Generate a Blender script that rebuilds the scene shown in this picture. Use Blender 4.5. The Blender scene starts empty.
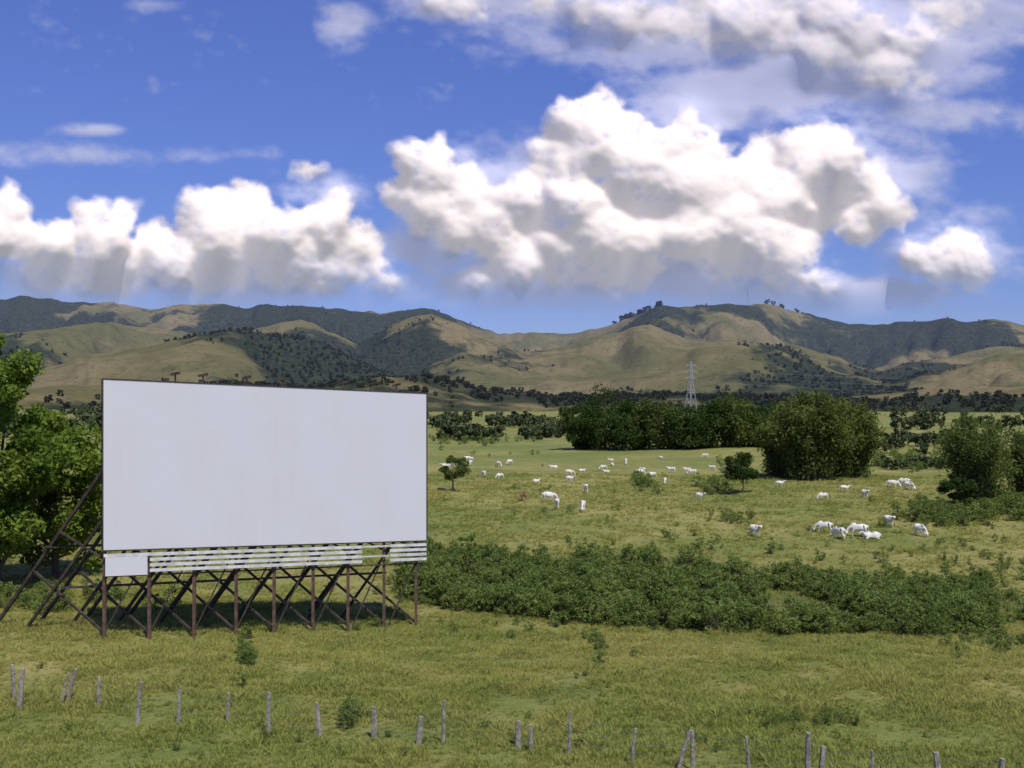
import bpy, math, numpy as np, random
from mathutils import Vector
random.seed(5); R=np.random.default_rng(11)
CH=13.0; F=1100.0
sc=bpy.context.scene
# ------------------------------------------------------------ noise
def _h(ix,iy,s):
    n=(ix.astype(np.int64)*374761393+iy.astype(np.int64)*668265263+s*1442695041)&0xffffffff
    n=((n^(n>>13))*1274126177)&0xffffffff
    return ((n^(n>>16))&0xffff)/65535.0
def vn(x,y,s=0):
    x=np.asarray(x,float);y=np.asarray(y,float)
    ix=np.floor(x);iy=np.floor(y);fx=x-ix;fy=y-iy
    fx=fx*fx*fx*(fx*(fx*6-15)+10);fy=fy*fy*fy*(fy*(fy*6-15)+10)
    a=_h(ix,iy,s);b=_h(ix+1,iy,s);c=_h(ix,iy+1,s);d=_h(ix+1,iy+1,s)
    return a+(b-a)*fx+(c-a)*fy+(a-b-c+d)*fx*fy
def fbm(x,y,o=5,s=0):
    t=0;a=.5;n=0
    for i in range(o):
        t=t+a*vn(x,y,s+i*7);n+=a;a*=.5
        x,y=(x*1.63+y*1.2)+3.1,(y*1.63-x*1.2)+7.7
    return t/n
def ss(a,b,x):
    t=np.clip((x-a)/(b-a),0,1);return t*t*(3-2*t)
# ------------------------------------------------------------ helpers
def link(o): sc.collection.objects.link(o);return o
def mesh_np(name,V,Fc,mats=(),midx=None,smooth=False):
    V=np.asarray(V,np.float32);Fc=np.asarray(Fc,np.int32);k=Fc.shape[1]
    m=bpy.data.meshes.new(name);m.vertices.add(len(V));m.vertices.foreach_set('co',V.ravel())
    m.loops.add(Fc.size);m.loops.foreach_set('vertex_index',Fc.ravel())
    m.polygons.add(len(Fc));m.polygons.foreach_set('loop_start',np.arange(0,Fc.size,k,dtype=np.int32))
    m.polygons.foreach_set('loop_total',np.full(len(Fc),k,np.int32))
    for a in mats:m.materials.append(a)
    if midx is not None:m.polygons.foreach_set('material_index',np.asarray(midx,np.int32))
    m.polygons.foreach_set('use_smooth',np.full(len(Fc),bool(smooth)))
    m.update(calc_edges=True);return m
def fattr(m,name,a):
    at=m.attributes.new(name,'FLOAT','POINT');at.data.foreach_set('value',np.asarray(a,np.float32))
def grid_faces(nr,nc):
    i=np.arange(nr-1)[:,None]*nc+np.arange(nc-1)[None,:]
    return np.stack([i,i+1,i+nc+1,i+nc],-1).reshape(-1,4)
def beam_arrays(p,q,w,w2=None):
    p=np.array(p,float);q=np.array(q,float);w2=w if w2 is None else w2
    d=q-p;d/=np.linalg.norm(d);a=np.cross(d,[0,0,1.]) 
    if np.linalg.norm(a)<1e-3:a=np.array([1.,0,0])
    a/=np.linalg.norm(a);b=np.cross(d,a)
    V=[c+sx*a*ww/2+sy*b*ww/2 for c,ww in((p,w),(q,w2)) for sx,sy in((-1,-1),(1,-1),(1,1),(-1,1))]
    Fc=[[0,3,2,1],[4,5,6,7],[0,1,5,4],[1,2,6,5],[2,3,7,6],[3,0,4,7]]
    return np.array(V),np.array(Fc)
def tube_arrays(pts,rs,n=7):
    pts=np.array(pts,float);V=[];Fc=[]
    for i,p in enumerate(pts):
        d=pts[min(i+1,len(pts)-1)]-pts[max(i-1,0)];d/=np.linalg.norm(d)+1e-9
        a=np.cross(d,[0.3,1,0.1]);a/=np.linalg.norm(a);b=np.cross(d,a)
        for k in range(n):
            t=2*math.pi*k/n;V.append(p+rs[i]*(math.cos(t)*a+math.sin(t)*b))
    for i in range(len(pts)-1):
        for k in range(n):
            Fc.append([i*n+k,i*n+(k+1)%n,(i+1)*n+(k+1)%n,(i+1)*n+k])
    return np.array(V),np.array(Fc)
def merge(lst):
    V=[];Fc=[];o=0
    for v,f in lst:V.append(v);Fc.append(f+o);o+=len(v)
    return np.concatenate(V),np.concatenate(Fc)
def obj(name,m,parent=None,loc=(0,0,0)):
    o=bpy.data.objects.new(name,m);o.location=loc;link(o)
    if parent:o.parent=parent
    return o
# ------------------------------------------------------------ terrain function
def gz(x,y):
    x=np.asarray(x,float);y=np.asarray(y,float)
    z=-1.45*ss(-27,-5,x)*ss(50,69,y)*(1-ss(95,135,y))
    z=z+(vn(x/9,y/9,3)-.5)*.35+(vn(x/3,y/3,4)-.5)*.12
    z=z+(vn(x/70,y/70,8)-.5)*1.6*ss(130,300,y)+(vn(x/260,y/260,9)-.5)*7*ss(350,900,y)
    return z
def at(px,py):
    u=(np.asarray(px,float)-512)/F;v=(np.asarray(py,float)-400)/F;y=CH/v
    for i in range(12):y=.5*y+.5*(CH-gz(u*y,y))/v
    return u*y,y,gz(u*y,y)
# ------------------------------------------------------------ material utils
def mat(name):
    m=bpy.data.materials.new(name);m.use_nodes=True;nt=m.node_tree;nt.nodes.clear()
    out=nt.nodes.new('ShaderNodeOutputMaterial');return m,nt,out
def N(nt,t,**k):
    n=nt.nodes.new(t)
    for a,b in k.items():setattr(n,a,b)
    return n
def mixc(nt,f,a,b,bt='MIX'):
    n=N(nt,'ShaderNodeMix',data_type='RGBA',blend_type=bt)
    for s,v in((n.inputs[0],f),(n.inputs[6],a),(n.inputs[7],b)):
        if isinstance(v,bpy.types.NodeSocket):nt.links.new(v,s)
        elif isinstance(v,(int,float)):s.default_value=v
        else:s.default_value=(*v,1)
    return n.outputs[2]
def noise(nt,vec,scale,detail=4,rough=.55):
    n=N(nt,'ShaderNodeTexNoise');n.inputs['Scale'].default_value=scale;n.inputs['Detail'].default_value=detail
    n.inputs['Roughness'].default_value=rough;nt.links.new(vec,n.inputs['Vector']);return n.outputs['Fac']
def ramp(nt,f,a,b,lo=0.,hi=1.):
    n=N(nt,'ShaderNodeMapRange',interpolation_type='SMOOTHSTEP');n.inputs[1].default_value=a;n.inputs[2].default_value=b
    n.inputs[3].default_value=lo;n.inputs[4].default_value=hi
    nt.links.new(f,n.inputs[0]);return n.outputs[0]
def math_(nt,op,a,b):
    n=N(nt,'ShaderNodeMath',operation=op)
    for s,v in((n.inputs[0],a),(n.inputs[1],b)):
        if isinstance(v,bpy.types.NodeSocket):nt.links.new(v,s)
        else:s.default_value=v
    return n.outputs[0]
def pos(nt):
    return N(nt,'ShaderNodeNewGeometry').outputs['Position']
def princ(nt,out,col,rough=.8,spec=.2):
    p=N(nt,'ShaderNodeBsdfPrincipled');p.inputs['Roughness'].default_value=rough;p.inputs['Specular IOR Level'].default_value=spec
    if isinstance(col,bpy.types.NodeSocket):nt.links.new(col,p.inputs['Base Color'])
    else:p.inputs['Base Color'].default_value=(*col,1)
    nt.links.new(p.outputs[0],out.inputs[0]);return p
def bump(nt,p,h,strength,dist):
    b=N(nt,'ShaderNodeBump');b.inputs['Strength'].default_value=strength;b.inputs['Distance'].default_value=dist
    nt.links.new(h,b.inputs['Height']);nt.links.new(b.outputs[0],p.inputs['Normal'])
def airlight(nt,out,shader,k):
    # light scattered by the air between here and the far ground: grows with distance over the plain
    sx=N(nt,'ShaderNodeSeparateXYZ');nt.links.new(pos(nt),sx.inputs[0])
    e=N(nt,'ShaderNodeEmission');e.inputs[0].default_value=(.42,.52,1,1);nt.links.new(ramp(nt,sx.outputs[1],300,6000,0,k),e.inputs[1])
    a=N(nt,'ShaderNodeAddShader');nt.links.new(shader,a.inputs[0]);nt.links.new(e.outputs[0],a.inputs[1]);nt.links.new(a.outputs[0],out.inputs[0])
STRAW=(.335,.29,.105);GREEN=(.17,.195,.05);DGREEN=(.09,.13,.032)
def pasture_color(nt):
    P=pos(nt)
    a=ramp(nt,noise(nt,P,.045,4,.6),.40,.62)
    b=ramp(nt,noise(nt,P,.35,3,.65),.42,.66)
    f=math_(nt,'MULTIPLY',a,.55);f=math_(nt,'ADD',f,math_(nt,'MULTIPLY',b,.40))
    col=mixc(nt,f,GREEN,STRAW)
    d=ramp(nt,noise(nt,P,.16,5,.7),.53,.67)
    col=mixc(nt,math_(nt,'MULTIPLY',d,.7),col,DGREEN)
    s=N(nt,'ShaderNodeSeparateXYZ');nt.links.new(P,s.inputs[0]);near=ramp(nt,s.outputs[1],41,50,1,0)
    col=mixc(nt,math_(nt,'MULTIPLY',near,.4),col,(.13,.185,.045))
    return col,P
# ground
gm,nt,out=mat('pasture_ground');col,P=pasture_color(nt)
c=ramp(nt,noise(nt,P,.011,4,.55),.50,.66);col=mixc(nt,math_(nt,'MULTIPLY',c,.3),col,(.31,.28,.095))
A=N(nt,'ShaderNodeAttribute',attribute_name='lush').outputs['Fac']
lushn=math_(nt,'MULTIPLY',A,ramp(nt,noise(nt,P,.03,5),.35,.62))
col=mixc(nt,math_(nt,'MULTIPLY',lushn,.75),col,(.14,.19,.05))
A2=N(nt,'ShaderNodeAttribute',attribute_name='belt').outputs['Fac']
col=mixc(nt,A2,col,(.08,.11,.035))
sp=noise(nt,P,3.0,5,.75)
col=mixc(nt,math_(nt,'MULTIPLY',ramp(nt,sp,.46,.68),.45),col,(.12,.115,.045))
A3=N(nt,'ShaderNodeAttribute',attribute_name='far').outputs['Fac']
wd=math_(nt,'MULTIPLY',A3,ramp(nt,noise(nt,P,.09,5,.7),.5,.62));col=mixc(nt,math_(nt,'MULTIPLY',wd,.6),col,(.07,.09,.035))
p=princ(nt,out,col,.95,.1);bump(nt,p,noise(nt,P,2.2,5,.7),.9,.3)
# hills
hm,nt,out=mat('hill_grass_woods_and_cloud_shade');P=pos(nt)
fo=N(nt,'ShaderNodeAttribute',attribute_name='forest_cloud_shade').outputs['Fac']
n1=noise(nt,P,.02,6,.65);n2=noise(nt,P,.0035,4,.6)
g=mixc(nt,ramp(nt,n2,.4,.62),(.108,.104,.044),(.175,.142,.072))
g=mixc(nt,math_(nt,'MULTIPLY',ramp(nt,n1,.48,.70),.6),g,(.065,.066,.03))
g=mixc(nt,math_(nt,'MULTIPLY',ramp(nt,noise(nt,P,.09,3,.7),.54,.66),.5),g,(.04,.045,.022))
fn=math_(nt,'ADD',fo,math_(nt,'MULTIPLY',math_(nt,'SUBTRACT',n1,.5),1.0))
woods_shade=mixc(nt,ramp(nt,noise(nt,P,.08,3,.7),.4,.65),(.020,.028,.019),(.042,.050,.027))
g=mixc(nt,ramp(nt,fn,.38,.66),g,woods_shade)  # dark colour for woods, also painted in for cloud shadow
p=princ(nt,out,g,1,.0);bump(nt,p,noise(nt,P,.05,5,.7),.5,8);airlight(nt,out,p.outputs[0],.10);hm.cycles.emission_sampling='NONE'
# foliage
def leafmat(name,dark,light,trans=.25,worldnoise=0,air=0):
    m,nt,out=mat(name)
    a=N(nt,'ShaderNodeAttribute',attribute_name='v').outputs['Fac']
    if worldnoise:
        r=N(nt,'ShaderNodeObjectInfo').outputs['Random']
        a=math_(nt,'ADD',math_(nt,'MULTIPLY',a,.6),math_(nt,'MULTIPLY',r,.4))
    c=mixc(nt,a,dark,light)
    d=N(nt,'ShaderNodeBsdfDiffuse');nt.links.new(c,d.inputs[0])
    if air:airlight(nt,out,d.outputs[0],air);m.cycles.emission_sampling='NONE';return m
    t=N(nt,'ShaderNodeBsdfTranslucent');mx=N(nt,'ShaderNodeMixShader');mx.inputs[0].default_value=trans
    nt.links.new(mixc(nt,.5,c,(.16,.22,.03)),t.inputs[0])
    nt.links.new(d.outputs[0],mx.inputs[1]);nt.links.new(t.outputs[0],mx.inputs[2]);nt.links.new(mx.outputs[0],out.inputs[0]);return m
L_bright=leafmat('leaves_bright',(.08,.14,.02),(.26,.35,.06),.45)
L_dark=leafmat('leaves_dark',(.022,.045,.012),(.07,.105,.028),.2)
L_mid=leafmat('leaves_mid',(.05,.085,.02),(.16,.21,.055),.35)
L_bam=leafmat('leaves_bamboo',(.05,.075,.018),(.155,.19,.05),.3)
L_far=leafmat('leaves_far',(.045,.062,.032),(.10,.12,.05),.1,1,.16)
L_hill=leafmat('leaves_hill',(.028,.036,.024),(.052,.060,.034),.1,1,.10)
L_shrub=leafmat('leaves_shrub',(.10,.15,.035),(.27,.34,.095),.42,1)
bark,nt,out=mat('bark');P=pos(nt);princ(nt,out,mixc(nt,noise(nt,P,4,4),(.06,.045,.03),(.16,.13,.1)),.9)
gt,nt,out=mat('grass_blades');col,P=pasture_color(nt)
v=N(nt,'ShaderNodeAttribute',attribute_name='v').outputs['Fac'];r=N(nt,'ShaderNodeObjectInfo').outputs['Random']
col=mixc(nt,math_(nt,'MULTIPLY',r,.45),col,(.42,.37,.14));col=mixc(nt,math_(nt,'MULTIPLY',v,.45),col,(.21,.26,.065))
col=mixc(nt,1.0,col,(1.48,1.48,1.35),'MULTIPLY')
d=N(nt,'ShaderNodeBsdfDiffuse');t=N(nt,'ShaderNodeBsdfTranslucent');mx=N(nt,'ShaderNodeMixShader');mx.inputs[0].default_value=.45
nt.links.new(col,d.inputs[0]);nt.links.new(col,t.inputs[0]);nt.links.new(d.outputs[0],mx.inputs[1]);nt.links.new(t.outputs[0],mx.inputs[2]);nt.links.new(mx.outputs[0],out.inputs[0])
def simple(name,a,b,scale=5,rough=.7,spec=.3):
    m,nt,out=mat(name);P=pos(nt);p=princ(nt,out,mixc(nt,ramp(nt,noise(nt,P,scale,5,.6),.35,.65),a,b),rough,spec);return m
white,nt,out=mat('billboard_white_paint');P=pos(nt)
mp=N(nt,'ShaderNodeMapping');mp.inputs['Scale'].default_value=(1.6,1.6,.12);nt.links.new(P,mp.inputs['Vector'])
c=mixc(nt,ramp(nt,noise(nt,mp.outputs[0],1.2,5,.65),.45,.75),(.64,.64,.645),(.615,.615,.615));princ(nt,out,mixc(nt,ramp(nt,noise(nt,P,.35,4),.35,.65),c,(.655,.655,.67)),.9,.05)
slatw=simple('slat_paint',(.50,.50,.47),(.70,.70,.68),2)
rust=simple('rusty_steel',(.085,.05,.035),(.16,.10,.07),3)
dark=simple('dark_timber',(.035,.027,.022),(.08,.06,.045),3)
fpost=simple('weathered_wood',(.18,.16,.13),(.36,.33,.28),6,.9)
steel=simple('galvanised_steel',(.3,.31,.33),(.42,.43,.45),.2)
wire=simple('wire',(.12,.12,.12),(.2,.2,.2),1)
cowm=simple('cow_hide',(.62,.58,.50),(.77,.74,.67),1.3,.8)
cowb=simple('cow_hide_brown',(.16,.08,.04),(.26,.14,.07),1.3,.8)
hoof=simple('hoof_and_horn',(.04,.035,.03),(.1,.09,.08),5)
# ------------------------------------------------------------ ground mesh
th=np.radians(np.linspace(-72,72,560));rr=np.concatenate([np.linspace(1,60,20),np.geomspace(62,320,420)[0:],np.geomspace(324,40000,260)])
T,Rr=np.meshgrid(th,rr);X=np.sin(T)*Rr;Y=np.cos(T)*Rr-20
Z=gz(X,Y)-ss(6000,40000,Y)*60
m=mesh_np('ground',np.stack([X,Y,Z],-1).reshape(-1,3),grid_faces(len(rr),len(th)),[gm],smooth=True)
PX=512+F*X/np.maximum(Y,1);PY=400+F*(CH-Z)/np.maximum(Y,1)
lush=ss(400,450,PX)*(1-ss(720,800,PX))*ss(428,440,PY)*(1-ss(452,472,PY))*(Y>100)
lush=np.maximum(lush,.7*ss(300,500,Y)*ss(.42,.6,fbm(X/200,Y/200,4,5)))
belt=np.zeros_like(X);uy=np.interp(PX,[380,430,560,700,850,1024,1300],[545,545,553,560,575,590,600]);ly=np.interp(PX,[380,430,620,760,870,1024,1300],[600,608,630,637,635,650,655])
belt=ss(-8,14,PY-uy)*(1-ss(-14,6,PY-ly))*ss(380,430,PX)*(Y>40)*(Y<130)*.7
fattr(m,'lush',lush.ravel());fattr(m,'belt',belt.ravel());fattr(m,'far',ss(180,400,Y).ravel());obj('ground',m)
# ------------------------------------------------------------ hills
def cv(pts,D,W):return dict(x=[a for a,b in pts],y=[b for a,b in pts],D=D,W=W)
LY=[cv([(-700,320),(-300,310),(0,298),(50,300),(100,304),(150,309),(200,303),(250,308),(300,306),(340,307),(380,315),(425,309),(460,322),(500,334),(530,332),(560,333),(600,328),(640,312),(660,306),(700,307),(740,306),(765,304),(790,308),(815,318),(850,324),(900,322),(950,320),(1000,322),(1024,328),(1400,318),(1800,330)],4600,1500),
 cv([(-700,350),(-200,340),(0,335),(60,330),(110,322),(150,330),(220,335),(300,322),(330,330),(360,345),(400,322),(432,316),(470,332),(520,352),(560,346),(600,335),(650,326),(690,340),(740,341),(800,347),(850,362),(880,370),(930,360),(1000,344),(1100,340),(1500,350)],3300,1000),
 cv([(-700,370),(-200,372),(0,385),(40,372),(90,356),(150,345),(200,337),(245,331),(300,336),(340,352),(400,378),(450,388),(540,380),(600,376),(650,362),(700,348),(740,343),(790,350),(840,372),(890,382),(940,372),(1000,354),(1100,350),(1500,365)],2450,750),
 cv([(-700,392),(0,391),(60,386),(160,382),(300,388),(350,384),(390,376),(440,377),(480,388),(560,396),(700,397),(850,396),(930,390),(1024,386),(1500,388)],1650,380)]
us=np.concatenate([np.linspace(-1.0,-.5,110)[:-1],np.linspace(-.5,.5,900),np.linspace(.5,1.0,110)[1:]])
ys=np.geomspace(1150,6800,420)
U,Yh=np.meshgrid(us,ys);Xh=U*Yh;pxh=512+U*F
Zh=np.full_like(Xh,-14.);wx=Xh+(fbm(Xh/500,Yh/500,3,31)-.5)*380;wy=Yh+(fbm(Xh/500,Yh/500,3,37)-.5)*380
rid=1-np.abs(2*fbm(wx/420,wy/620,4,21)-1)*2.2;rid=np.clip(rid,0,1)
rid2=1-np.abs(2*fbm(wx/150,wy/230,3,51)-1)*2.2;rid2=np.clip(rid2,0,1)
lay=np.zeros_like(Xh)
for i,L in enumerate(LY):
    D=L['D']*(1+.22*(vn(pxh/170.,pxh*0+i*3,60+i)-.5))
    ypx=np.interp(pxh,L['x'],L['y'])+(vn(pxh/22.,pxh*0,70+i)-.5)*5+(vn(pxh/7.,pxh*0,75+i)-.5)*1.2
    h=13+(400-ypx)/F*D
    t=(Yh-D)/L['W'];pr=np.where(np.abs(t)<1,.5+.5*np.cos(np.pi*np.clip(t,-1,1)),0)
    pr=pr**.8
    fl=1-pr**4
    z=h*pr*(1-fl*(.46*rid+.16*rid2))-14*(1-np.minimum(1,pr*6))
    lay=np.where(z>Zh,i,lay);k=12.0
    Zh=np.maximum(Zh,z)+np.where(np.abs(Zh-z)<k,(k-np.abs(Zh-z))**2/(4*k),0)*ss(0,30,np.minimum(Zh,z))
m=mesh_np('hills',np.stack([Xh,Yh,Zh],-1).reshape(-1,3),grid_faces(len(ys),len(us)),[hm],smooth=True)
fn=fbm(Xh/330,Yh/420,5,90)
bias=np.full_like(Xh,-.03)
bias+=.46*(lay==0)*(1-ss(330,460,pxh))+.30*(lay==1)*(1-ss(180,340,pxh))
bias+=.38*(lay==0)*ss(600,640,pxh)*(1-ss(730,780,pxh))+.36*(lay==1)*(ss(310,335,pxh)*(1-ss(370,395,pxh)))  # mid-ridge patches here and below paint cloud shadows as dark woods colour
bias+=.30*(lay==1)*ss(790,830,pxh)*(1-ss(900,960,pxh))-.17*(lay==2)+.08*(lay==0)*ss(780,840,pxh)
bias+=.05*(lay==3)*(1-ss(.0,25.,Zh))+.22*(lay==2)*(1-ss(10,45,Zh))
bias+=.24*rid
forest_cloud_shade=np.clip((fn-.5)*2.2+.30+bias,0,1)
fattr(m,'forest_cloud_shade',forest_cloud_shade.ravel());obj('hills',m)
# ------------------------------------------------------------ leaf building
def leaves(Pn,size,aspect=.5,droop=0,seed=0,flat=.0):
    n=len(Pn);rg=np.random.default_rng(seed);a=rg.normal(size=(n,3));a[:,2]-=droop;a/=np.linalg.norm(a,axis=1)[:,None]
    b=np.cross(a,rg.normal(size=(n,3)));b/=np.linalg.norm(b,axis=1)[:,None]
    s=(size*rg.uniform(.6,1.4,n))[:,None]
    V=np.stack([Pn-a*s,Pn+b*s*aspect,Pn+a*s,Pn-b*s*aspect],1).reshape(-1,3)
    return V,np.arange(4*n).reshape(-1,4)
def crown(rg,c,rad,ncl,nleaf,crf=.3,lower=-1.0):
    d=rg.normal(size=(ncl*3,3));d/=np.linalg.norm(d,axis=1)[:,None];d=d[d[:,2]>lower][:ncl];k=len(d)
    C=c+d*rad*(rg.uniform(.25,1,k)**.5)[:,None]*rg.uniform(.75,1.05,k)[:,None]
    cr=crf*min(rad)*rg.uniform(.6,1.3,k)
    idx=rg.integers(0,k,nleaf);e=rg.normal(size=(nleaf,3));e/=np.linalg.norm(e,axis=1)[:,None]
    Pn=C[idx]+e*cr[idx][:,None]*(rg.uniform(.2,1,nleaf)**.6)[:,None]*np.array([1,1,.75])
    vv=rg.uniform(0,1,k)[idx]*.55+rg.uniform(0,.45,nleaf)
    return Pn,vv,C
def tree_mesh(name,h,w,cb,ncl,nleaf,ls,lm,seed,nlimb=9,crf=.3,depth=None,trunk=None):
    rg=np.random.default_rng(seed);c=np.array([0,0,(cb+h)/2]);rad=np.array([w/2,(depth or w)/2,(h-cb)/2])
    Pn,vv,C=crown(rg,c,rad,ncl,nleaf,crf)
    lv,lf=leaves(Pn,ls,.5,.2,seed)
    r0=trunk or h*.022;parts=[tube_arrays([(0,0,-.4),(.05*w*rg.normal()*.3,0,cb*.6),(0,.03*w*rg.normal(),cb+.35*(h-cb)),(0,0,cb+.7*(h-cb))],[r0*1.3,r0,r0*.6,r0*.2])]
    for q in C[rg.integers(0,len(C),nlimb)]:
        z0=rg.uniform(cb*.6,cb+.3*(h-cb));s=np.array([0,0,z0]);mid=(s+q)/2+np.array([0,0,-.04*h])
        parts.append(tube_arrays([s,mid,q],[r0*.5,r0*.3,r0*.1],5))
    tv,tf=merge(parts);V,Fc=merge([(lv,lf),(tv,tf)])
    m=mesh_np(name,V,Fc,[lm,bark],np.concatenate([np.zeros(len(lf)),np.ones(len(tf))]))
    fattr(m,'v',np.concatenate([np.repeat(vv,4),np.zeros(len(tv))]));return m
def bamboo_mesh(name,h,w,nc,nleaf,ls,lm,seed,depth=None):
    rg=np.random.default_rng(seed);parts=[];Pn=[];vv=[];per=nleaf//nc
    for i in range(nc):
        an=rg.uniform(0,2*math.pi);out_=rg.uniform(.05,1)**.6;hh=h*rg.uniform(.55,1.02)*(1-.28*out_**3);b=np.array([math.cos(an)*w*.22*out_,math.sin(an)*(depth or w)*.22*out_,-.3])
        e=np.array([math.cos(an)*w*.5*out_,math.sin(an)*(depth or w)*.5*out_,hh])
        ts=np.linspace(0,1,7);pts=np.array([[b[0]+(e[0]-b[0])*t**2.0,b[1]+(e[1]-b[1])*t**2.0,b[2]+(e[2]-b[2])*math.sin(t*math.pi/2*1.12)/math.sin(1.12*math.pi/2)] for t in ts])
        parts.append(tube_arrays(pts,np.linspace(.06,.015,7),4))
        t=rg.uniform(.04,1,per)**.8;q=np.stack([np.interp(t,ts,pts[:,k]) for k in range(3)],1)+rg.normal(size=(per,3))*h*.045*np.array([1,1,.8])
        q[:,2]=np.maximum(q[:,2],.1);Pn.append(q);vv.append(np.clip(rg.uniform(0,.6)+rg.uniform(0,.3,per)+.2*t,0,1))
    Pn=np.concatenate(Pn);vv=np.concatenate(vv);lv,lf=leaves(Pn,ls,.3,.5,seed);tv,tf=merge(parts);V,Fc=merge([(lv,lf),(tv,tf)])
    m=mesh_np(name,V,Fc,[lm,bark],np.concatenate([np.zeros(len(lf)),np.ones(len(tf))]))
    fattr(m,'v',np.concatenate([np.repeat(vv,4),np.zeros(len(tv))]));return m
def place(name,m,px,py,rz=0,s=1):
    x,y,z=at(px,py);o=obj(name,m,loc=(float(x),float(y),float(z)));o.rotation_euler=(0,0,rz);o.scale=(s,s,s);return o
# trees
place('leafy_tree',tree_mesh('t1',17.6,10.5,1.5,90,36000,.19,L_bright,1,26,.26),-6,592)
place('leafy_tree',tree_mesh('t2',12.4,9.4,.5,70,25000,.19,L_bright,2,20,.26),56,577)
place('leafy_tree',tree_mesh('t3',19,15,1.5,95,26000,.26,L_bright,3,14,.28),-130,585)
place('small_tree',tree_mesh('t4',5.3,5.2,1.3,26,4200,.14,L_mid,4,10,.3),453,491)
place('round_tree',tree_mesh('t5',5.9,5.7,1.3,30,9500,.14,L_dark,5,9,.36),743,493)
for i,(px,w,h,py) in enumerate([(583,13,13.5,449),(606,18,16.4,449),(634,15,14,450),(660,15,14.6,449),(684,15,12.5,449),(708,14,12.5,448),(729,15,13.6,447),(750,14,12,446),(770,13,12.5,447)]):
    place('dark_tree',tree_mesh('td%d'%i,h,w,-1.2,48,8500,.34,L_bam if i in(3,6) else L_dark,20+i,6,.34,trunk=.3),px,py)
place('bamboo_clump',bamboo_mesh('b1',13.6,16,130,24000,.36,L_bam,40,12),812,480)
place('bamboo_clump',bamboo_mesh('b2',12.6,12,90,16000,.36,L_bam,41,10),848,478)
place('bamboo_clump',bamboo_mesh('b3',10.5,11,90,14000,.34,L_bam,42,9),782,477)
place('feathery_tree',bamboo_mesh('b4',11.0,10.0,80,13000,.24,L_mid,43),978,508)
place('feathery_tree',bamboo_mesh('b5',9.8,9,70,10000,.24,L_mid,44),1030,505)
place('feathery_tree',bamboo_mesh('b6',9,9,70,10000,.24,L_mid,45),1085,510)
place('dark_small_tree',tree_mesh('t6',4.6,4.6,1.2,28,6000,.13,L_dark,46,8,.34),957,512)
# ------------------------------------------------------------ instancing
def scatter(name,Pts,rz,s,srcs):
    coll=bpy.data.collections.new(name+'_parts')
    for o in srcs:coll.objects.link(o)
    m=bpy.data.meshes.new(name);m.vertices.add(len(Pts));m.vertices.foreach_set('co',np.asarray(Pts,np.float32).ravel())
    fattr(m,'rz',rz);fattr(m,'sc',s);m.update()
    o=obj(name,m);g=bpy.data.node_groups.new(name+'_nodes','GeometryNodeTree')
    g.interface.new_socket('Geometry',in_out='INPUT',socket_type='NodeSocketGeometry');g.interface.new_socket('Geometry',in_out='OUTPUT',socket_type='NodeSocketGeometry')
    gi=g.nodes.new('NodeGroupInput');go=g.nodes.new('NodeGroupOutput');ip=g.nodes.new('GeometryNodeInstanceOnPoints');ci=g.nodes.new('GeometryNodeCollectionInfo')
    ci.inputs['Collection'].default_value=coll;ci.inputs['Separate Children'].default_value=True;ci.inputs['Reset Children'].default_value=True
    ip.inputs['Pick Instance'].default_value=True
    def na(n):
        a=g.nodes.new('GeometryNodeInputNamedAttribute');a.data_type='FLOAT';a.inputs['Name'].default_value=n;return a.outputs['Attribute']
    cx=g.nodes.new('ShaderNodeCombineXYZ');er=g.nodes.new('FunctionNodeEulerToRotation');cs=g.nodes.new('ShaderNodeCombineXYZ')
    L=g.links.new;L(na('rz'),cx.inputs[2]);L(cx.outputs[0],er.inputs[0]);L(er.outputs[0],ip.inputs['Rotation'])
    sv=na('sc')
    for k in range(3):L(sv,cs.inputs[k])
    L(cs.outputs[0],ip.inputs['Scale']);L(gi.outputs[0],ip.inputs['Points']);L(ci.outputs[0],ip.inputs['Instance']);L(ip.outputs[0],go.inputs[0])
    md=o.modifiers.new('scatter','NODES');md.node_group=g;return o
def tuft(name,n,h,spread,w,seed):
    rg=np.random.default_rng(seed);V=[];Fc=[];vv=[]
    for i in range(n):
        a=rg.uniform(0,6.28);r=rg.uniform(0,spread)*.6;b=np.array([math.cos(a)*r,math.sin(a)*r,-.03]);l=rg.uniform(0,6.28);hh=h*rg.uniform(.5,1.1)
        lean=hh*rg.uniform(.3,1.3);tip=b+np.array([math.cos(l)*lean,math.sin(l)*lean,hh]);mid=(b+tip)/2+np.array([0,0,hh*.15]);s=rg.uniform(0,6.28);d=np.array([math.cos(s),math.sin(s),0])*w
        k=len(V);V+=[b-d,b+d,mid+d*.7,mid-d*.7,tip+d*.1,tip-d*.1];Fc+=[[k,k+1,k+2,k+3],[k+3,k+2,k+4,k+5]];vv+=[rg.uniform()]*6
    m=mesh_np(name,V,Fc,[gt]);fattr(m,'v',vv);return bpy.data.objects.new(name,m)
tufts=[tuft('tuft_%d'%i,18,[.13,.19,.25,.34][i],.3,.018,i) for i in range(4)]
tx=[]
n=160000
yy=R.uniform(34,75,n);xx=R.uniform(-.56,.56,n)*yy+0;k=R.uniform(size=n)<(yy/75);tx.append((xx[k],yy[k],R.uniform(.5,1.05,k.sum())))
n=60000;yy=R.uniform(75,190,n);xx=R.uniform(-.56,.56,n)*yy;tx.append((xx,yy,R.uniform(.8,1.5,n)*np.interp(yy,[75,190],[.75,1.0])))
xx,yy,s=[np.concatenate(a) for a in zip(*tx)]
cl=fbm(xx/2.5,yy/2.5,3,200);k=(cl+R.uniform(-.2,.2,len(cl)))>.36;xx,yy,s,cl=xx[k],yy[k],s[k],cl[k]
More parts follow.
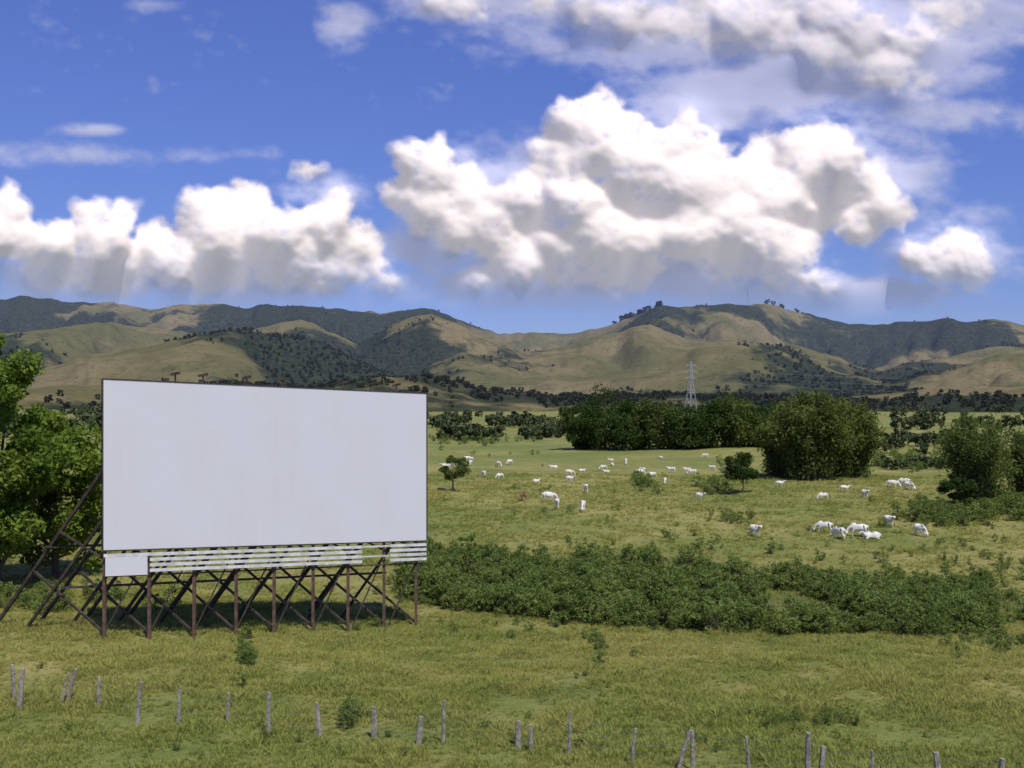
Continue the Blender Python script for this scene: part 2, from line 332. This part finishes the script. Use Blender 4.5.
s=s*np.interp(cl,[.4,.8],[.75,1.55])
scatter('grass',np.stack([xx,yy,gz(xx,yy)],1),R.uniform(0,6.28,len(xx)),s,tufts)
def shrub_src(name,seed,lm,nleaf=420,ls=.085,w=1.5,h=1.5):
    rg=np.random.default_rng(seed);Pn,vv,C=crown(rg,np.array([0,0,h*.48]),np.array([w/2,w/2,h*.5]),16,nleaf,.38);Pn=Pn[:,:];Pn[:,2]=np.maximum(Pn[:,2],0)
    lv,lf=leaves(Pn,ls,.45,0,seed);st=[tube_arrays([(0,0,-.2),C[i]*.6,C[i]],[.03,.02,.008],4) for i in range(6)];tv,tf=merge(st)
    V,Fc=merge([(lv,lf),(tv,tf)]);m=mesh_np(name,V,Fc,[lm,bark],np.concatenate([np.zeros(len(lf)),np.ones(len(tf))]));fattr(m,'v',np.concatenate([np.repeat(vv,4),np.zeros(len(tv))]))
    return bpy.data.objects.new(name,m)
shr=[shrub_src('shrub_%d'%i,60+i,L_shrub,w=1.3+.15*(i%3),h=1.9-.25*i) for i in range(5)]
n=3200;px=R.uniform(405,1180,n);uy_=np.interp(px,[405,430,560,700,850,1024,1300],[558,558,564,572,586,600,610]);ly_=np.interp(px,[405,430,520,620,760,870,1024,1300],[600,608,618,630,637,637,650,655])
py=uy_+(ly_-uy_)*R.uniform(0,1,n)
x,y,z=at(px,py);d=fbm(x/4,y/4,3,300);thr=np.interp(px,[405,750,900,1000,1100],[.37,.42,.47,.51,.54]);k=d>thr
x,y,z,px=x[k],y[k],z[k],px[k]
scatter('shrub_thicket',np.stack([x,y,z],1),R.uniform(0,6.28,len(x)),R.uniform(.3,1.4,len(x))*np.interp(px,[405,450,900,1000],[1.15,1.05,.9,.75]),shr)
# scattered weeds / low shrubs
P_=[]
def cluster(cx,cy,n,sx,sy,s0,s1):
    a=cx+R.normal(size=n)*sx;b=np.maximum(cy+R.normal(size=n)*sy,412);x,y,z=at(a,b);P_.append((x,y,z,R.uniform(s0,s1,n)))
cluster(950,518,50,32,5,.8,1.5);cluster(1010,512,30,20,8,1,1.8);cluster(640,488,9,8,4,.9,1.6);cluster(712,490,14,9,4,.8,1.5);cluster(900,462,60,28,7,.8,1.6)
cluster(800,470,20,35,5,1,1.6);cluster(820,478,14,20,3,1,2);cluster(245,664,12,5,12,.4,.8);cluster(348,724,5,4,4,.5,.7);cluster(595,648,6,8,5,.4,.7);cluster(735,520,12,12,4,.5,1)
cluster(690,545,14,50,8,.4,.9);cluster(550,515,8,40,10,.3,.8);cluster(800,724,26,22,4,.2,.45);cluster(960,600,160,50,16,.3,.9);cluster(560,562,20,60,5,.5,.9);cluster(40,605,40,60,6,.5,1.1)
cluster(470,440,40,30,4,1,2);cluster(980,645,16,30,9,.4,.9);cluster(1005,560,10,20,8,.4,.9);cluster(640,500,20,120,20,.2,.5);cluster(870,550,35,90,14,.2,.6);cluster(520,590,120,90,26,.25,.6)
cluster(620,690,80,260,30,.1,.28);cluster(500,745,70,260,8,.12,.3)
n=500;yy=R.uniform(100,520,n);xx=R.uniform(-.15,.6,n)*yy;k=fbm(xx/30,yy/30,3,400)>.52;P_.append((xx[k],yy[k],gz(xx[k],yy[k]),R.uniform(.25,.8,k.sum())*np.interp(yy[k],[200,500],[1,1.7])))
x,y,z,s=[np.concatenate(a) for a in zip(*P_)]
scatter('low_shrubs',np.stack([x,y,z],1),R.uniform(0,6.28,len(x)),s,[shrub_src('low_shrub_%d'%i,80+i,L_shrub) for i in range(4)])
# distant woods
def blob(name,seed,lm=L_far):
    rg=np.random.default_rng(seed);Pn,vv,C=crown(rg,np.array([0,0,.52]),np.array([.5,.5,.48]),14,170,.36);lv,lf=leaves(Pn,.11,.7,0,seed)
    tv,tf=tube_arrays([(0,0,-.2),(0,0,.5)],[.04,.02],4);V,Fc=merge([(lv,lf),(tv,tf)]);m=mesh_np(name,V,Fc,[lm,bark],np.concatenate([np.zeros(len(lf)),np.ones(len(tf))]));fattr(m,'v',np.concatenate([np.repeat(vv,4),np.zeros(len(tv))]))
    return bpy.data.objects.new(name,m)
Q=[]
def strip(px0,px1,py0,py1,n,s0,s1,clump=.5,sd=500):
    a=R.uniform(px0,px1,n);b=R.uniform(py0,py1,n);x,y,z=at(a,b);k=fbm(a/28,b/3.,3,sd)>clump;Q.append((x[k],y[k],z[k]-.3,R.uniform(s0,s1,k.sum())))
strip(425,560,435,441,90,3.5,7,.46,1);strip(430,600,424,430,70,4,8,.52,2);strip(-60,110,410,440,80,6,10,.52,3)
strip(760,1100,424,430,80,5,9,.54,4);strip(880,1100,442,450,60,3,5.5,.52,5);strip(-100,1150,415,419,140,5,8,.54,6)
strip(560,1150,411.5,413,170,6,10,.52,7);strip(-100,1150,409,410,210,6,11,.53,8);strip(850,1150,452,470,70,2,3.5,.5,9)
x,y,z,s=[np.concatenate(a) for a in zip(*Q)]
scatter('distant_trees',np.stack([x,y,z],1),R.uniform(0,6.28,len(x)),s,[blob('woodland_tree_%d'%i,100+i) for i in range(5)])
fm=forest_cloud_shade+ (vn(Xh/60,Yh/60,222)-.5)*.5
cand=np.argwhere((fm>.60)&(np.abs(U)<.62)&(Zh>0));pk=cand[R.integers(0,len(cand),13000)]
i,j=pk[:,0],pk[:,1];keep=(R.uniform(size=len(i))<np.array([.08,.35,.8,.45])[lay[i,j].astype(int)]);i,j=i[keep],j[keep]
hx=Xh[i,j]+R.uniform(-4,4,len(i));hy=Yh[i,j];hz_=Zh[i,j]
c2=np.argwhere((np.abs(U)<.55)&(Zh>3)&(lay>=1)&(forest_cloud_shade>.35));p2=c2[R.integers(0,len(c2),400)]
hx=np.concatenate([hx,Xh[p2[:,0],p2[:,1]]]);hy=np.concatenate([hy,Yh[p2[:,0],p2[:,1]]]);hz_=np.concatenate([hz_,Zh[p2[:,0],p2[:,1]]])
c0=[]
for a,b,nn in((612,650,26),(654,662,9),(765,800,6)):
    pp=R.uniform(a,b,nn)
    for q in pp:
        j=int(np.argmin(np.abs(us-(q-512)/F)));el=Zh[:,j]/Yh[:,0];i=int(np.argmax(el));c0.append((Xh[i,j],Yh[i,j],Zh[i,j]-R.uniform(2,8)))
c0=np.array(c0)
hs=np.concatenate([R.uniform(5,10,len(hx)),R.uniform(12,26,len(c0))])
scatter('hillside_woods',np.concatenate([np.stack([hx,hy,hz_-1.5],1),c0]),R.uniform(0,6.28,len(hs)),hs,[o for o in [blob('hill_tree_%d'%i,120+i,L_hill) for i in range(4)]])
# ------------------------------------------------------------ billboard
TL=np.array([-22.3,60,14.15]);TR=np.array([-5.5,70,13.38]);BL=np.array([-22.3,60,4.82]);BR=np.array([-5.5,70,4.09])
nrm=np.array([.511,-.86,0]);al=np.array([.86,.511,0])
bb=bpy.data.objects.new('billboard',None);link(bb);bb.location=(0,0,0)
def top(s):return TL+(TR-TL)*s
def bot(s):return BL+(BR-BL)*s
def slab(s0,s1,z0,z1,th_,off):
    V=[]
    for s in(s0,s1):
        b=bot(s)
        for zz in(z0,z1):
            for o in(off,off-th_):V.append(b+np.array([0,0,zz])+nrm*o)
    return np.array(V),np.array([[0,4,6,2],[1,3,7,5],[0,2,3,1],[4,5,7,6],[0,1,5,4],[2,6,7,3]])
Hp=9.31
v,f=slab(0,1,0,Hp,.08,.10);obj('panel',mesh_np('panel',v,f,[white]),bb)
v,f=merge([slab(-.002,1.002,Hp+.003,Hp+.06,.2,.13),slab(-.002,1.002,-.07,-.003,.2,.12),slab(-.004,-.0005,0,Hp,.2,.12),slab(1.0005,1.004,0,Hp,.2,.12)]);obj('panel_frame',mesh_np('frame',v,f,[dark]),bb)
sl=[]
for k_ in range(4):
    z0=-.38-.30*k_
    if k_: sl.append(slab(.125,.775,z0,z0+.17,.05,.14))
    else: sl.append(slab(0,.775,z0,z0+.17,.05,.14))
    sl.append(slab(.87,1.0,z0+.02,z0+.19,.05,.14))
v,f=merge(sl);obj('slats',mesh_np('slats',v,f,[slatw]),bb)
v,f=merge([slab(.776,.869,-.34,-.24,.05,.138),slab(.776,.869,-.93,-.86,.05,.13)]);obj('gap_rails',mesh_np('gap_rails',v,f,[slatw]),bb)
v,f=merge([slab(0,1,-1.5,-1.42,.06,.0)]);obj('rails',mesh_np('rails',v,f,[dark]),bb)
v,f=slab(.004,.118,-1.42,-.40,.05,.19);obj('small_sign',mesh_np('small_sign',v,f,[white]),bb)
pp=[];bd=[];B1=np.array([-7.4,2.6,0]);B2=np.array([-5.2,1.6,0])
for n_,px in enumerate([105,150,195,237,275,314,349,385,417]):
    q=(px-512)/F;s=(60*q+22.3)/(16.8-10*q);b=bot(s)-nrm*.16;g0=float(gz(b[0],b[1]))
    pp.append(beam_arrays([b[0],b[1],g0-.4],[b[0],b[1],b[2]+Hp-.1],.17))
    for B,zt,w_ in((B1,4.4,.17),(B2,1.7,.15)):
        f_=b+B;gg=float(gz(f_[0],f_[1]));bd.append(beam_arrays([f_[0],f_[1],gg-.3],[b[0]-.1,b[1]+.2,b[2]+zt],w_))
    f_=b+B1*.62;bd.append(beam_arrays([b[0],b[1]+.12,g0+.3],[f_[0],f_[1],g0+ (b[2]+4.4-g0)*.38],.12))
    f_=b+B1*.38;bd.append(beam_arrays([b[0],b[1]+.12,b[2]-.6],[f_[0],f_[1],g0+(b[2]+4.4-g0)*.62],.1))
def along(s,B,z):b=bot(s);return b+B+np.array([0,0,z])
bd.append(beam_arrays(along(0,B2*.5,-2.2),along(1,B2*.5,-2.2),.12));bd.append(beam_arrays(along(0,B1*.5,0),along(1,B1*.5,0),.12))
for s in np.linspace(0,.875,8):
    b=bot(s)-nrm*.3;c_=bot(s+.125)-nrm*.3;bd.append(beam_arrays([b[0],b[1],gz(b[0],b[1])+.2],[c_[0],c_[1],c_[2]-.3],.07))
v,f=merge(pp);obj('posts',mesh_np('posts',v,f,[rust]),bb);v,f=merge(bd);obj('braces',mesh_np('braces',v,f,[dark]),bb)
lf_=[]
for s in(.2,.28,.41,.52,.72,.81,.9):
    t_=top(s)-nrm*.15;lf_.append(beam_arrays(t_+[0,0,.0],t_+np.array([0,0,.5]),.08));lf_.append(beam_arrays(t_+np.array([-.26,0,.44]),t_+np.array([.26,0,.54]),.15))
v,f=merge(lf_);obj('lamp_brackets',mesh_np('lamp_brackets',v,f,[dark]),bb)
# ------------------------------------------------------------ fence
FP=[(15,702,-.1,36),(19,710,.08,40),(60,706,.25,32),(66,704,.28,34),(99,708,0,30),(137,723,.1,40),(178,726,.03,38),(227,722,.06,28),(268,735,.02,42),(320,738,-.1,34),(374,738,0,30),(418,746,.1,28),(443,744,.02,42),(518,750,0,28),(531,752,-.02,26),(569,757,.03,44),(631,766,.12,36),(676,772,.35,40),(693,770,-.02,38),(750,776,-.1,38),(808,778,0,44),(820,782,.1,34),(872,786,0,34),(940,792,-.1,38),(1000,800,.05,40),(-30,700,0,36),(-80,690,0,36)]
tops=[]
for px,py,ln,hp in FP:
    x,y,z=[float(a) for a in at(px,py)];h=hp*y/F+.05;w=random.uniform(.055,.11)
    v,f=tube_arrays([(0,0,-.3),(ln*h*.5,random.uniform(-.03,.03),h*.5),(ln*h,random.uniform(-.05,.05),h),(ln*h,0,h+.03)],[w*1.15,w,w*.85,.005],6)
    obj('fence_post',mesh_np('fence_post',v,f,[fpost]),loc=(x,y,z));tops.append((x,y,z,h,ln))
tops.sort();ws=[]
for fr in(.35,.62,.88):
    for a,b in zip(tops[:-1],tops[1:]):
        if abs(a[1]-b[1])<4:
            ws.append(beam_arrays([a[0]+a[4]*a[3]*fr,a[1]-.06,a[2]+a[3]*fr],[b[0]+b[4]*b[3]*fr,b[1]-.06,b[2]+b[3]*fr],.008))
v,f=merge(ws);obj('fence_wire',mesh_np('fence_wire',v,f,[wire]))
# ------------------------------------------------------------ cows
def cow_mesh(name,pose,hide):
    V=[];E=[];Rd=[]
    def add(p,r,par=None):
        V.append(p);Rd.append(r);
        if par is not None:E.append((par,len(V)-1))
        return len(V)-1
    dz=-.68 if pose=='lie' else 0
    mid=add((-.2,0,1.03+dz),(.33,.38));pel=add((-.75,0,1.14+dz),(.25,.29),mid);ch=add((.42,0,1.03+dz),(.30,.38),mid);add((.38,0,1.5+dz),(.12,.12),ch)
    nb=add((.72,0,1.14+dz),(.17,.27),ch)
    if pose=='graze':nk=add((1.02,0,.82),(.12,.17),nb);hd=add((1.22,0,.48),(.12,.14),nk);mz=add((1.36,0,.14),(.075,.085),hd)
    else:nk=add((.98,0,1.36+dz),(.12,.18),nb);hd=add((1.2,0,1.5+dz),(.12,.13),nk);mz=add((1.48,0,1.27+dz),(.075,.08),hd)
    t=add((-1.03,0,1.2+dz),(.05,.05),pel);t2=add((-1.1,.02,.85+dz),(.025,.025),t);
    if pose!='lie':add((-1.08,.03,.5),(.045,.045),t2)
    for sy in(-1,1):
        y=.19*sy
        if pose=='lie':
            a=add((.5,y*1.4,.25),(.13,.14),ch);b=add((.85,y*1.5,.10),(.07,.07),a);add((.55,y*1.7,.06),(.05,.05),b)
            a=add((-.6,y*1.7,.28),(.18,.2),pel);b=add((-.25,y*2,.12),(.09,.09),a);add((-.7,y*2.1,.06),(.05,.05),b)
        else:
            o=.12*sy
            a=add((.46,y,.78),(.12,.13),ch);b=add((.46+o,y,.45),(.065,.07),a);c=add((.46+o,y,.1),(.045,.045),b);add((.5+o,y,.03),(.06,.055),c)
            a=add((-.72,y,.92),(.15,.2),pel);b=add((-.6-o,y,.72),(.11,.13),a);c=add((-.88-o,y,.47),(.06,.07),b);d_=add((-.82-o,y,.09),(.042,.042),c);add((-.77-o,y,.03),(.055,.055),d_)
        e=add((V[hd][0]-.08,.3*sy,V[hd][2]-.02),(.05,.03),hd)
    m=bpy.data.meshes.new(name);m.from_pydata(V,E,[]);o=bpy.data.objects.new(name,m);link(o)
    md=o.modifiers.new('s','SKIN')
    for i,sv in enumerate(m.skin_vertices[0].data):sv.radius=Rd[i];sv.use_root=(i==0)
    o.modifiers.new('ss','SUBSURF').levels=1
    dg=bpy.context.evaluated_depsgraph_get();me=bpy.data.meshes.new_from_object(o.evaluated_get(dg));bpy.data.objects.remove(o)
    me.materials.clear();me.materials.append(hide);me.materials.append(hoof)
    import bmesh
    bm=bmesh.new();bm.from_mesh(me)
    for p in bm.faces:
        p.smooth=True
        if pose!='lie' and p.calc_center_median().z<.07 :p.material_index=1
    H=V[hd]
    for sy in(-1,1):
        v_,f_=tube_arrays([(H[0]-.05,.08*sy,H[2]+.08),(H[0]-.1,.16*sy,H[2]+.2),(H[0]-.12,.17*sy,H[2]+.3)],[.03,.022,.005],5)
        bv=[bm.verts.new(q) for q in v_]
        for q in f_:
            ff=bm.faces.new([bv[i] for i in q]);ff.material_index=1
    bm.to_mesh(me);bm.free();return me
CM={k:cow_mesh('cow_'+k,k,cowm) for k in('stand','graze','lie')};CB=cow_mesh('cow_brown','graze',cowb)
def cow(px,py,pose,rz,s=1.,brown=False):
    s*=.84
    x,y,z=[float(a) for a in at(px,py)];o=obj('cow',CB if brown else CM[pose],loc=(x,y,z-.02));o.rotation_euler=(0,0,math.radians(rz));o.scale=(s,s,s)
for a in[(755,537,'stand',-70),(824,533,'graze',160),(839,539,'graze',120),(858,537,'graze',170,1.15),(872,539,'lie',190,1.15),(889,527,'stand',-80),(920,536,'graze',-70),(549,502,'graze',0,1.1),(557,509,'stand',-95),(583,511,'graze',-100),(586,493,'stand',-90),(893,488,'graze',-10),(904,486,'graze',170),(909,490,'graze',-60),(823,500,'graze',190,.8),(865,498,'stand',-80,.9),(522,501,'graze',-110,1,True),(446,470,'stand',200),(640,476,'graze',20)]:cow(*a)
hx_=[458,466,486,549,560,569,584,600,613,622,641,653,668,681,694,709,722]
for i,q in enumerate(hx_):
    cow(q+random.gauss(0,4),(470 if q<500 else 472)+random.gauss(0,3.6),random.choice(['graze','graze','stand','lie']),random.choice([0,180,180])+random.gauss(0,40),random.uniform(.7,.92))
for i in range(9):cow(random.uniform(460,735),random.uniform(457,467),random.choice(['graze','lie']),random.uniform(0,360),.85)
for q in((500,479),(665,484),(780,487),(845,492),(700,500),(570,482)):cow(*q,random.choice(['graze','stand']),random.uniform(0,360),.8)
# ------------------------------------------------------------ pylon
def pylon(name,x,y,z,h,rz=0,w=7):
    ps=[];lv=np.array([0,.2,.38,.54,.67,.78,.87,.94,1.]);hw=np.interp(lv,[0,.67,1],[w/2,w*.13,w*.05])
    for i in range(len(lv)-1):
        a,b=hw[i],hw[i+1];z0,z1=lv[i]*h,lv[i+1]*h;c=[(-1,-1),(1,-1),(1,1),(-1,1)]
        for k in range(4):
            p,q=c[k],c[(k+1)%4]
            ps.append(beam_arrays([p[0]*a,p[1]*a,z0],[p[0]*b,p[1]*b,z1],.24));ps.append(beam_arrays([p[0]*a,p[1]*a,z0],[q[0]*b,q[1]*b,z1],.12));ps.append(beam_arrays([q[0]*a,q[1]*a,z0],[p[0]*b,p[1]*b,z1],.12))
    for fz,L in((.70,4.6),(.81,5.4),(.92,4.2)):
        for sg in(-1,1):
            ps.append(beam_arrays([0,0,fz*h],[sg*L,0,fz*h+.3],.18));ps.append(beam_arrays([0,0,fz*h+1.6],[sg*L,0,fz*h+.3],.14));ps.append(beam_arrays([sg*L,0,fz*h+.3],[sg*L,0,fz*h-1.4],.1))
    v,f=merge(ps);o=obj(name,mesh_np(name,v,f,[steel]),loc=(x,y,z));o.rotation_euler=(0,0,rz);return o
x,y,z=[float(a) for a in at(691,419)];pylon('transmission_tower',x,y,z,38,.5)
ws=[]
for fz,L in((.70,4.6),(.81,5.4),(.92,4.2)):
    for sg in(-1,1):
        for dx,dy in((430,-40),(-520,330)):
            pts=[]
            for t in np.linspace(0,1,15):
                pts.append((x+sg*L*.87+dx*t,y+sg*L*.5+dy*t,z+fz*38-1.2-40*t*(1-t)*.9))
            ws.append(tube_arrays(pts,[.03]*15,3))
v,f=merge(ws);obj('power_line',mesh_np('power_line',v,f,[wire]))
x,y=430+x,y-40;pylon('transmission_tower',x,y,float(gz(x,y)),38,.5)
j=int(np.argmin(np.abs(us-(748-512)/F)));i=int(np.argmax(Zh[:,j]/Yh[:,0]));pylon('radio_mast',Xh[i,j],Yh[i,j],Zh[i,j]-2,66,0,9)
# ------------------------------------------------------------ clouds (relief meshes, lit by the sun plus an added bluish glow)
st=1.5;gx=np.arange(-420,1450,st);gy=np.arange(-170,345,st);GX,GY=np.meshgrid(gx,gy)
def gauss(A,sx,sy=None):
    sy=sy or sx;pad=60;B=np.pad(A,pad,mode='edge')
    fy=np.fft.fftfreq(B.shape[0])[:,None];fx=np.fft.rfftfreq(B.shape[1])[None,:]
    K=np.exp(-2*(math.pi**2)*((fx*sx)**2+(fy*sy)**2));return np.fft.irfft2(np.fft.rfft2(B)*K,s=B.shape)[pad:-pad,pad:-pad]
WX=GX+(fbm(GX/24,GY/24,4,610)-.5)*26+(fbm(GX/6,GY/6,3,611)-.5)*6
WY=GY+(fbm(GX/24,GY/24,4,620)-.5)*22+(fbm(GX/6,GY/6,3,621)-.5)*6
Hc=np.full(GX.shape,-1e3)
main=[(8,208,26),(-10,235,36),(-60,220,45),(-120,240,50),(45,246,26),(66,250,28),(98,215,26),(96,245,34),(84,270,28),(130,264,24),(126,208,16),(158,248,24),(170,268,26),(196,205,24),(212,238,36),(243,205,26),(248,252,36),(276,232,28),(290,262,30),(325,228,30),(338,203,18),(345,245,28),(330,272,30),(365,255,22),(385,280,20),(300,170,13),(318,167,9),(115,282,24),(210,284,24),(40,280,22),
(570,122,26),(603,112,24),(552,138,18),(630,134,20),(598,146,34),(625,165,30),(562,165,28),(428,168,30),(406,158,18),(438,144,14),(400,196,24),(425,208,30),(465,197,30),(490,220,34),(455,228,28),(520,198,26),(540,225,34),(575,205,34),(600,235,36),(640,202,34),(660,172,26),(688,124,18),(672,146,22),(705,150,24),(690,188,34),(720,190,30),(690,235,36),(740,228,34),(650,248,32),(770,245,32),(798,240,24),(735,262,28),(780,275,24),(820,285,20),(795,148,22),(830,135,18),(842,158,30),(805,170,30),(865,182,30),(830,197,32),(885,203,24),(905,216,16),(760,155,22),(745,178,26),(780,203,30),(610,270,24),(570,275,22),(520,272,20),(480,280,18),(640,285,20),(510,248,26),(560,250,30),(800,215,30),(860,228,22),
(945,258,28),(915,258,18),(972,264,24),(960,243,16),(990,285,14),(935,278,18),(975,285,16),(1120,240,40),(1160,220,45),(1210,250,45),(1290,210,50),(-200,230,50),(-280,250,55),(1380,240,50),
(585,4,20),(625,18,22),(668,26,24),(705,32,22),(742,20,26),(782,34,26),(820,50,24),(856,62,28),(895,74,24),(928,84,16),(862,28,28),(905,42,24),(935,16,24),(965,6,20),(820,10,26),(770,-6,26),(700,-6,26),(540,-2,18),(452,6,16),(476,12,12),(425,2,12)]
def stamp(cx,cy,cz,r,sq=1.0):
    mg=20
    i0=max(0,int((cy-r-mg+170)/st));i1=min(len(gy),int((cy+r+mg+170)/st)+2);j0=max(0,int((cx-r-mg+420)/st));j1=min(len(gx),int((cx+r+mg+420)/st)+2)
    if i1<=i0 or j1<=j0:return
    d=r*r-(WX[i0:i1,j0:j1]-cx)**2-(WY[i0:i1,j0:j1]-cy)**2
    Hc[i0:i1,j0:j1]=np.maximum(Hc[i0:i1,j0:j1],np.where(d>0,cz+np.sqrt(np.maximum(d,0)),-1e3))
rg=np.random.default_rng(77)
def kids(cx,cy,cz,r,n,lev):
    for _ in range(n):
        d=rg.normal(size=3);d/=np.linalg.norm(d);d[2]=abs(d[2])
        if d[1]>.3 and rg.uniform()<.8:d[1]*=-.6
        rr_=r*rg.uniform(.26,.46);c=(cx+d[0]*r*.84,cy+d[1]*r*.84,cz+d[2]*r*.6);stamp(*c,rr_)
        if lev:kids(*c,rr_,5,lev-1)
for a,b,r in main:
    cz=rg.uniform(-18,18);stamp(a,b,cz,r*.98);kids(a,b,cz,r*.98,10,1)
hit=(Hc>-500).astype(float);H0=np.where(hit>0,np.maximum(Hc,0),0)
wgt=gauss(hit,5)+1e-3;Hf=gauss(H0,5)/wgt;H0=np.where(hit>0,H0,np.minimum(Hf,30)*ss(.0,.5,wgt)*.6)
cov=gauss(hit,1.6);cw=gauss(hit,9,6);n_=fbm(GX/11,GY/9,6,600)-.5;nb_=fbm(GX/40,GY/22,6,640)-.5
H1=.28*gauss(H0,16,12)+.48*gauss(H0,5)+.34*gauss(H0,2.0)+n_*3.0*hit
softb=ss(235,300,GY)
softt=(1-ss(92,106,GY))*((GX<500)|(GX>640)|(GY<70))
softt=gauss(softt.astype(float),3)
al=ss(.15,1.0,cov+n_*.8)*(1-softb)+ss(.2,1.05,cw+n_*1.2)*softb
al=al*(1-softt)+ss(.10,1.15,gauss(hit,9,6)+n_*.9+nb_*1.3)*softt*.82
basefade=np.interp(GY,[-170,250,292,322],[1,1,.5,.0]);al*=basefade
al*=.3+.7*ss(.45,.95,gauss(hit,5)+n_*.6)
w1=fbm(GX/75+fbm(GX/60,GY/30,3,9),GY/30,6,700);w2=fbm(GX/45,GY/26,6,710);w3=fbm(GX/16,GY/10,5,720)
veil=np.zeros_like(GX)
for cx,cy,sx,sy,a in[(700,12,230,56,1.45),(860,46,140,58,1.45),(930,22,100,44,1.35),(540,6,140,28,1.1),(345,24,36,28,1.0),(440,6,70,20,1.0),(170,5,40,10,.7),(95,130,45,8,.7),(90,155,210,15,.65),(1010,20,60,34,1.0),(790,88,170,38,1.15),(960,115,130,22,.85),(600,275,210,46,1.25),(180,280,260,36,1.25),(840,295,150,26,1.15),(950,250,90,46,1.05),(850,175,100,64,1.15),(430,90,60,20,.25),(1200,60,120,50,.8),(-150,60,120,40,.5),(330,190,60,26,.8),(510,175,80,50,.9),(700,115,100,34,1.0),(740,200,130,80,1.15),(440,250,80,40,1.0)]:
    veil=np.maximum(veil,a*np.exp(-((GX-cx)/sx)**2-((GY-cy)/sy)**2))
va=ss(.25,1.0,veil*(.5+1.0*w1)+((w2-.5)*.6+(w3-.5)*.35)*ss(.03,.12,veil))*.82*ss(.04,.2,veil)
va*=np.interp(GY,[-170,285,325],[1,1,0])
alpha=1-(1-al)*(1-va);soft=np.clip(va*(1-al)/np.maximum(alpha,.01),0,1)
H1=H1*(1-.5*softt)+gauss(va*((w1-.5)*6+(w2-.5)*6),2)*(1-.7*al)
# undersides lean back no steeper than the sun's rays: rounded, softly shaded bellies
for r_ in range(1,H1.shape[0]):
    pv=H1[r_-1];lf0=np.concatenate([pv[:1],pv[:-1]]);rt0=np.concatenate([pv[1:],pv[-1:]]);sh=.20*lf0+.34*pv+.46*rt0
    H1[r_]=np.maximum(H1[r_],sh-.40*st)
wo=1-ss(.15,.85,gauss(hit,4));H1=gauss(H1,1.1)*(1-wo)+gauss(H1,4,2)*wo
edge=np.minimum.reduce([ss(-420,-300,GX),1-ss(1330,1440,GX),ss(-170,-110,GY)]);alpha*=edge
Yc=15000-H1*(15000/F)
V=np.stack([(GX-512)/F*Yc,Yc,CH+(400-GY)/F*Yc],-1).reshape(-1,3)
m_,nt,out=mat('cloud_vapour')
al_=N(nt,'ShaderNodeAttribute',attribute_name='alpha').outputs['Fac'];sf=N(nt,'ShaderNodeAttribute',attribute_name='soft').outputs['Fac']
d=N(nt,'ShaderNodeBsdfDiffuse');nt.links.new(mixc(nt,sf,(.86,.75,.62),(.50,.50,.58)),d.inputs[0])
e=N(nt,'ShaderNodeEmission');e.inputs[0].default_value=(.62,.66,1,1);e.inputs[1].default_value=.20  # even glow added for light scattered inside the cloud, lifts shaded undersides
ad=N(nt,'ShaderNodeAddShader');nt.links.new(d.outputs[0],ad.inputs[0]);nt.links.new(e.outputs[0],ad.inputs[1])
tr=N(nt,'ShaderNodeBsdfTransparent');mx=N(nt,'ShaderNodeMixShader');nt.links.new(al_,mx.inputs[0]);nt.links.new(tr.outputs[0],mx.inputs[1]);nt.links.new(ad.outputs[0],mx.inputs[2]);nt.links.new(mx.outputs[0],out.inputs[0]);m_.cycles.emission_sampling='NONE'
Fg=grid_faces(len(gy),len(gx));af=alpha.ravel();Fg=Fg[af[Fg].max(1)>.012]
m=mesh_np('clouds',V,Fg,[m_],smooth=True);fattr(m,'alpha',af);fattr(m,'soft',soft.ravel());obj('clouds',m)
# ------------------------------------------------------------ light, sky, camera
el=math.radians(60);sd=np.array([.45,-.89]);sd/=np.linalg.norm(sd)
S=Vector((sd[0]*math.cos(el),sd[1]*math.cos(el),math.sin(el)))
sl_=bpy.data.lights.new('sun','SUN');sl_.energy=4.3;sl_.angle=math.radians(.5);sl_.color=(1,.95,.86);so=bpy.data.objects.new('sun',sl_);link(so);so.rotation_euler=S.to_track_quat('Z','Y').to_euler()
w=bpy.data.worlds.new('World');sc.world=w;w.use_nodes=True;nt=w.node_tree;nt.nodes.clear()
sky=N(nt,'ShaderNodeTexSky',sky_type='NISHITA');sky.sun_disc=False;sky.sun_elevation=el;sky.sun_rotation=math.atan2(sd[0],sd[1]);sky.air_density=1;sky.dust_density=.2;sky.ozone_density=6
bg=N(nt,'ShaderNodeBackground');bg.inputs[1].default_value=.112;ow=N(nt,'ShaderNodeOutputWorld')
tc=N(nt,'ShaderNodeTexCoord');sx=N(nt,'ShaderNodeSeparateXYZ');nt.links.new(tc.outputs['Generated'],sx.inputs[0])
hf=ramp(nt,sx.outputs[2],0.0,.40)
tint=mixc(nt,hf,(.56,.57,.90),(.72,.70,1.14))
nt.links.new(mixc(nt,1.0,sky.outputs[0],tint,'MULTIPLY'),bg.inputs[0]);nt.links.new(bg.outputs[0],ow.inputs[0])
cd=bpy.data.cameras.new('camera');cd.sensor_width=36;cd.lens=F/1024*36;cd.shift_y=16/1024;cd.clip_end=100000;cd.clip_start=.5
co=bpy.data.objects.new('camera',cd);link(co);co.location=(0,0,CH);co.rotation_euler=(math.radians(90),0,0);sc.camera=co
sc.view_settings.view_transform='Standard';sc.view_settings.look='None';sc.view_settings.exposure=0
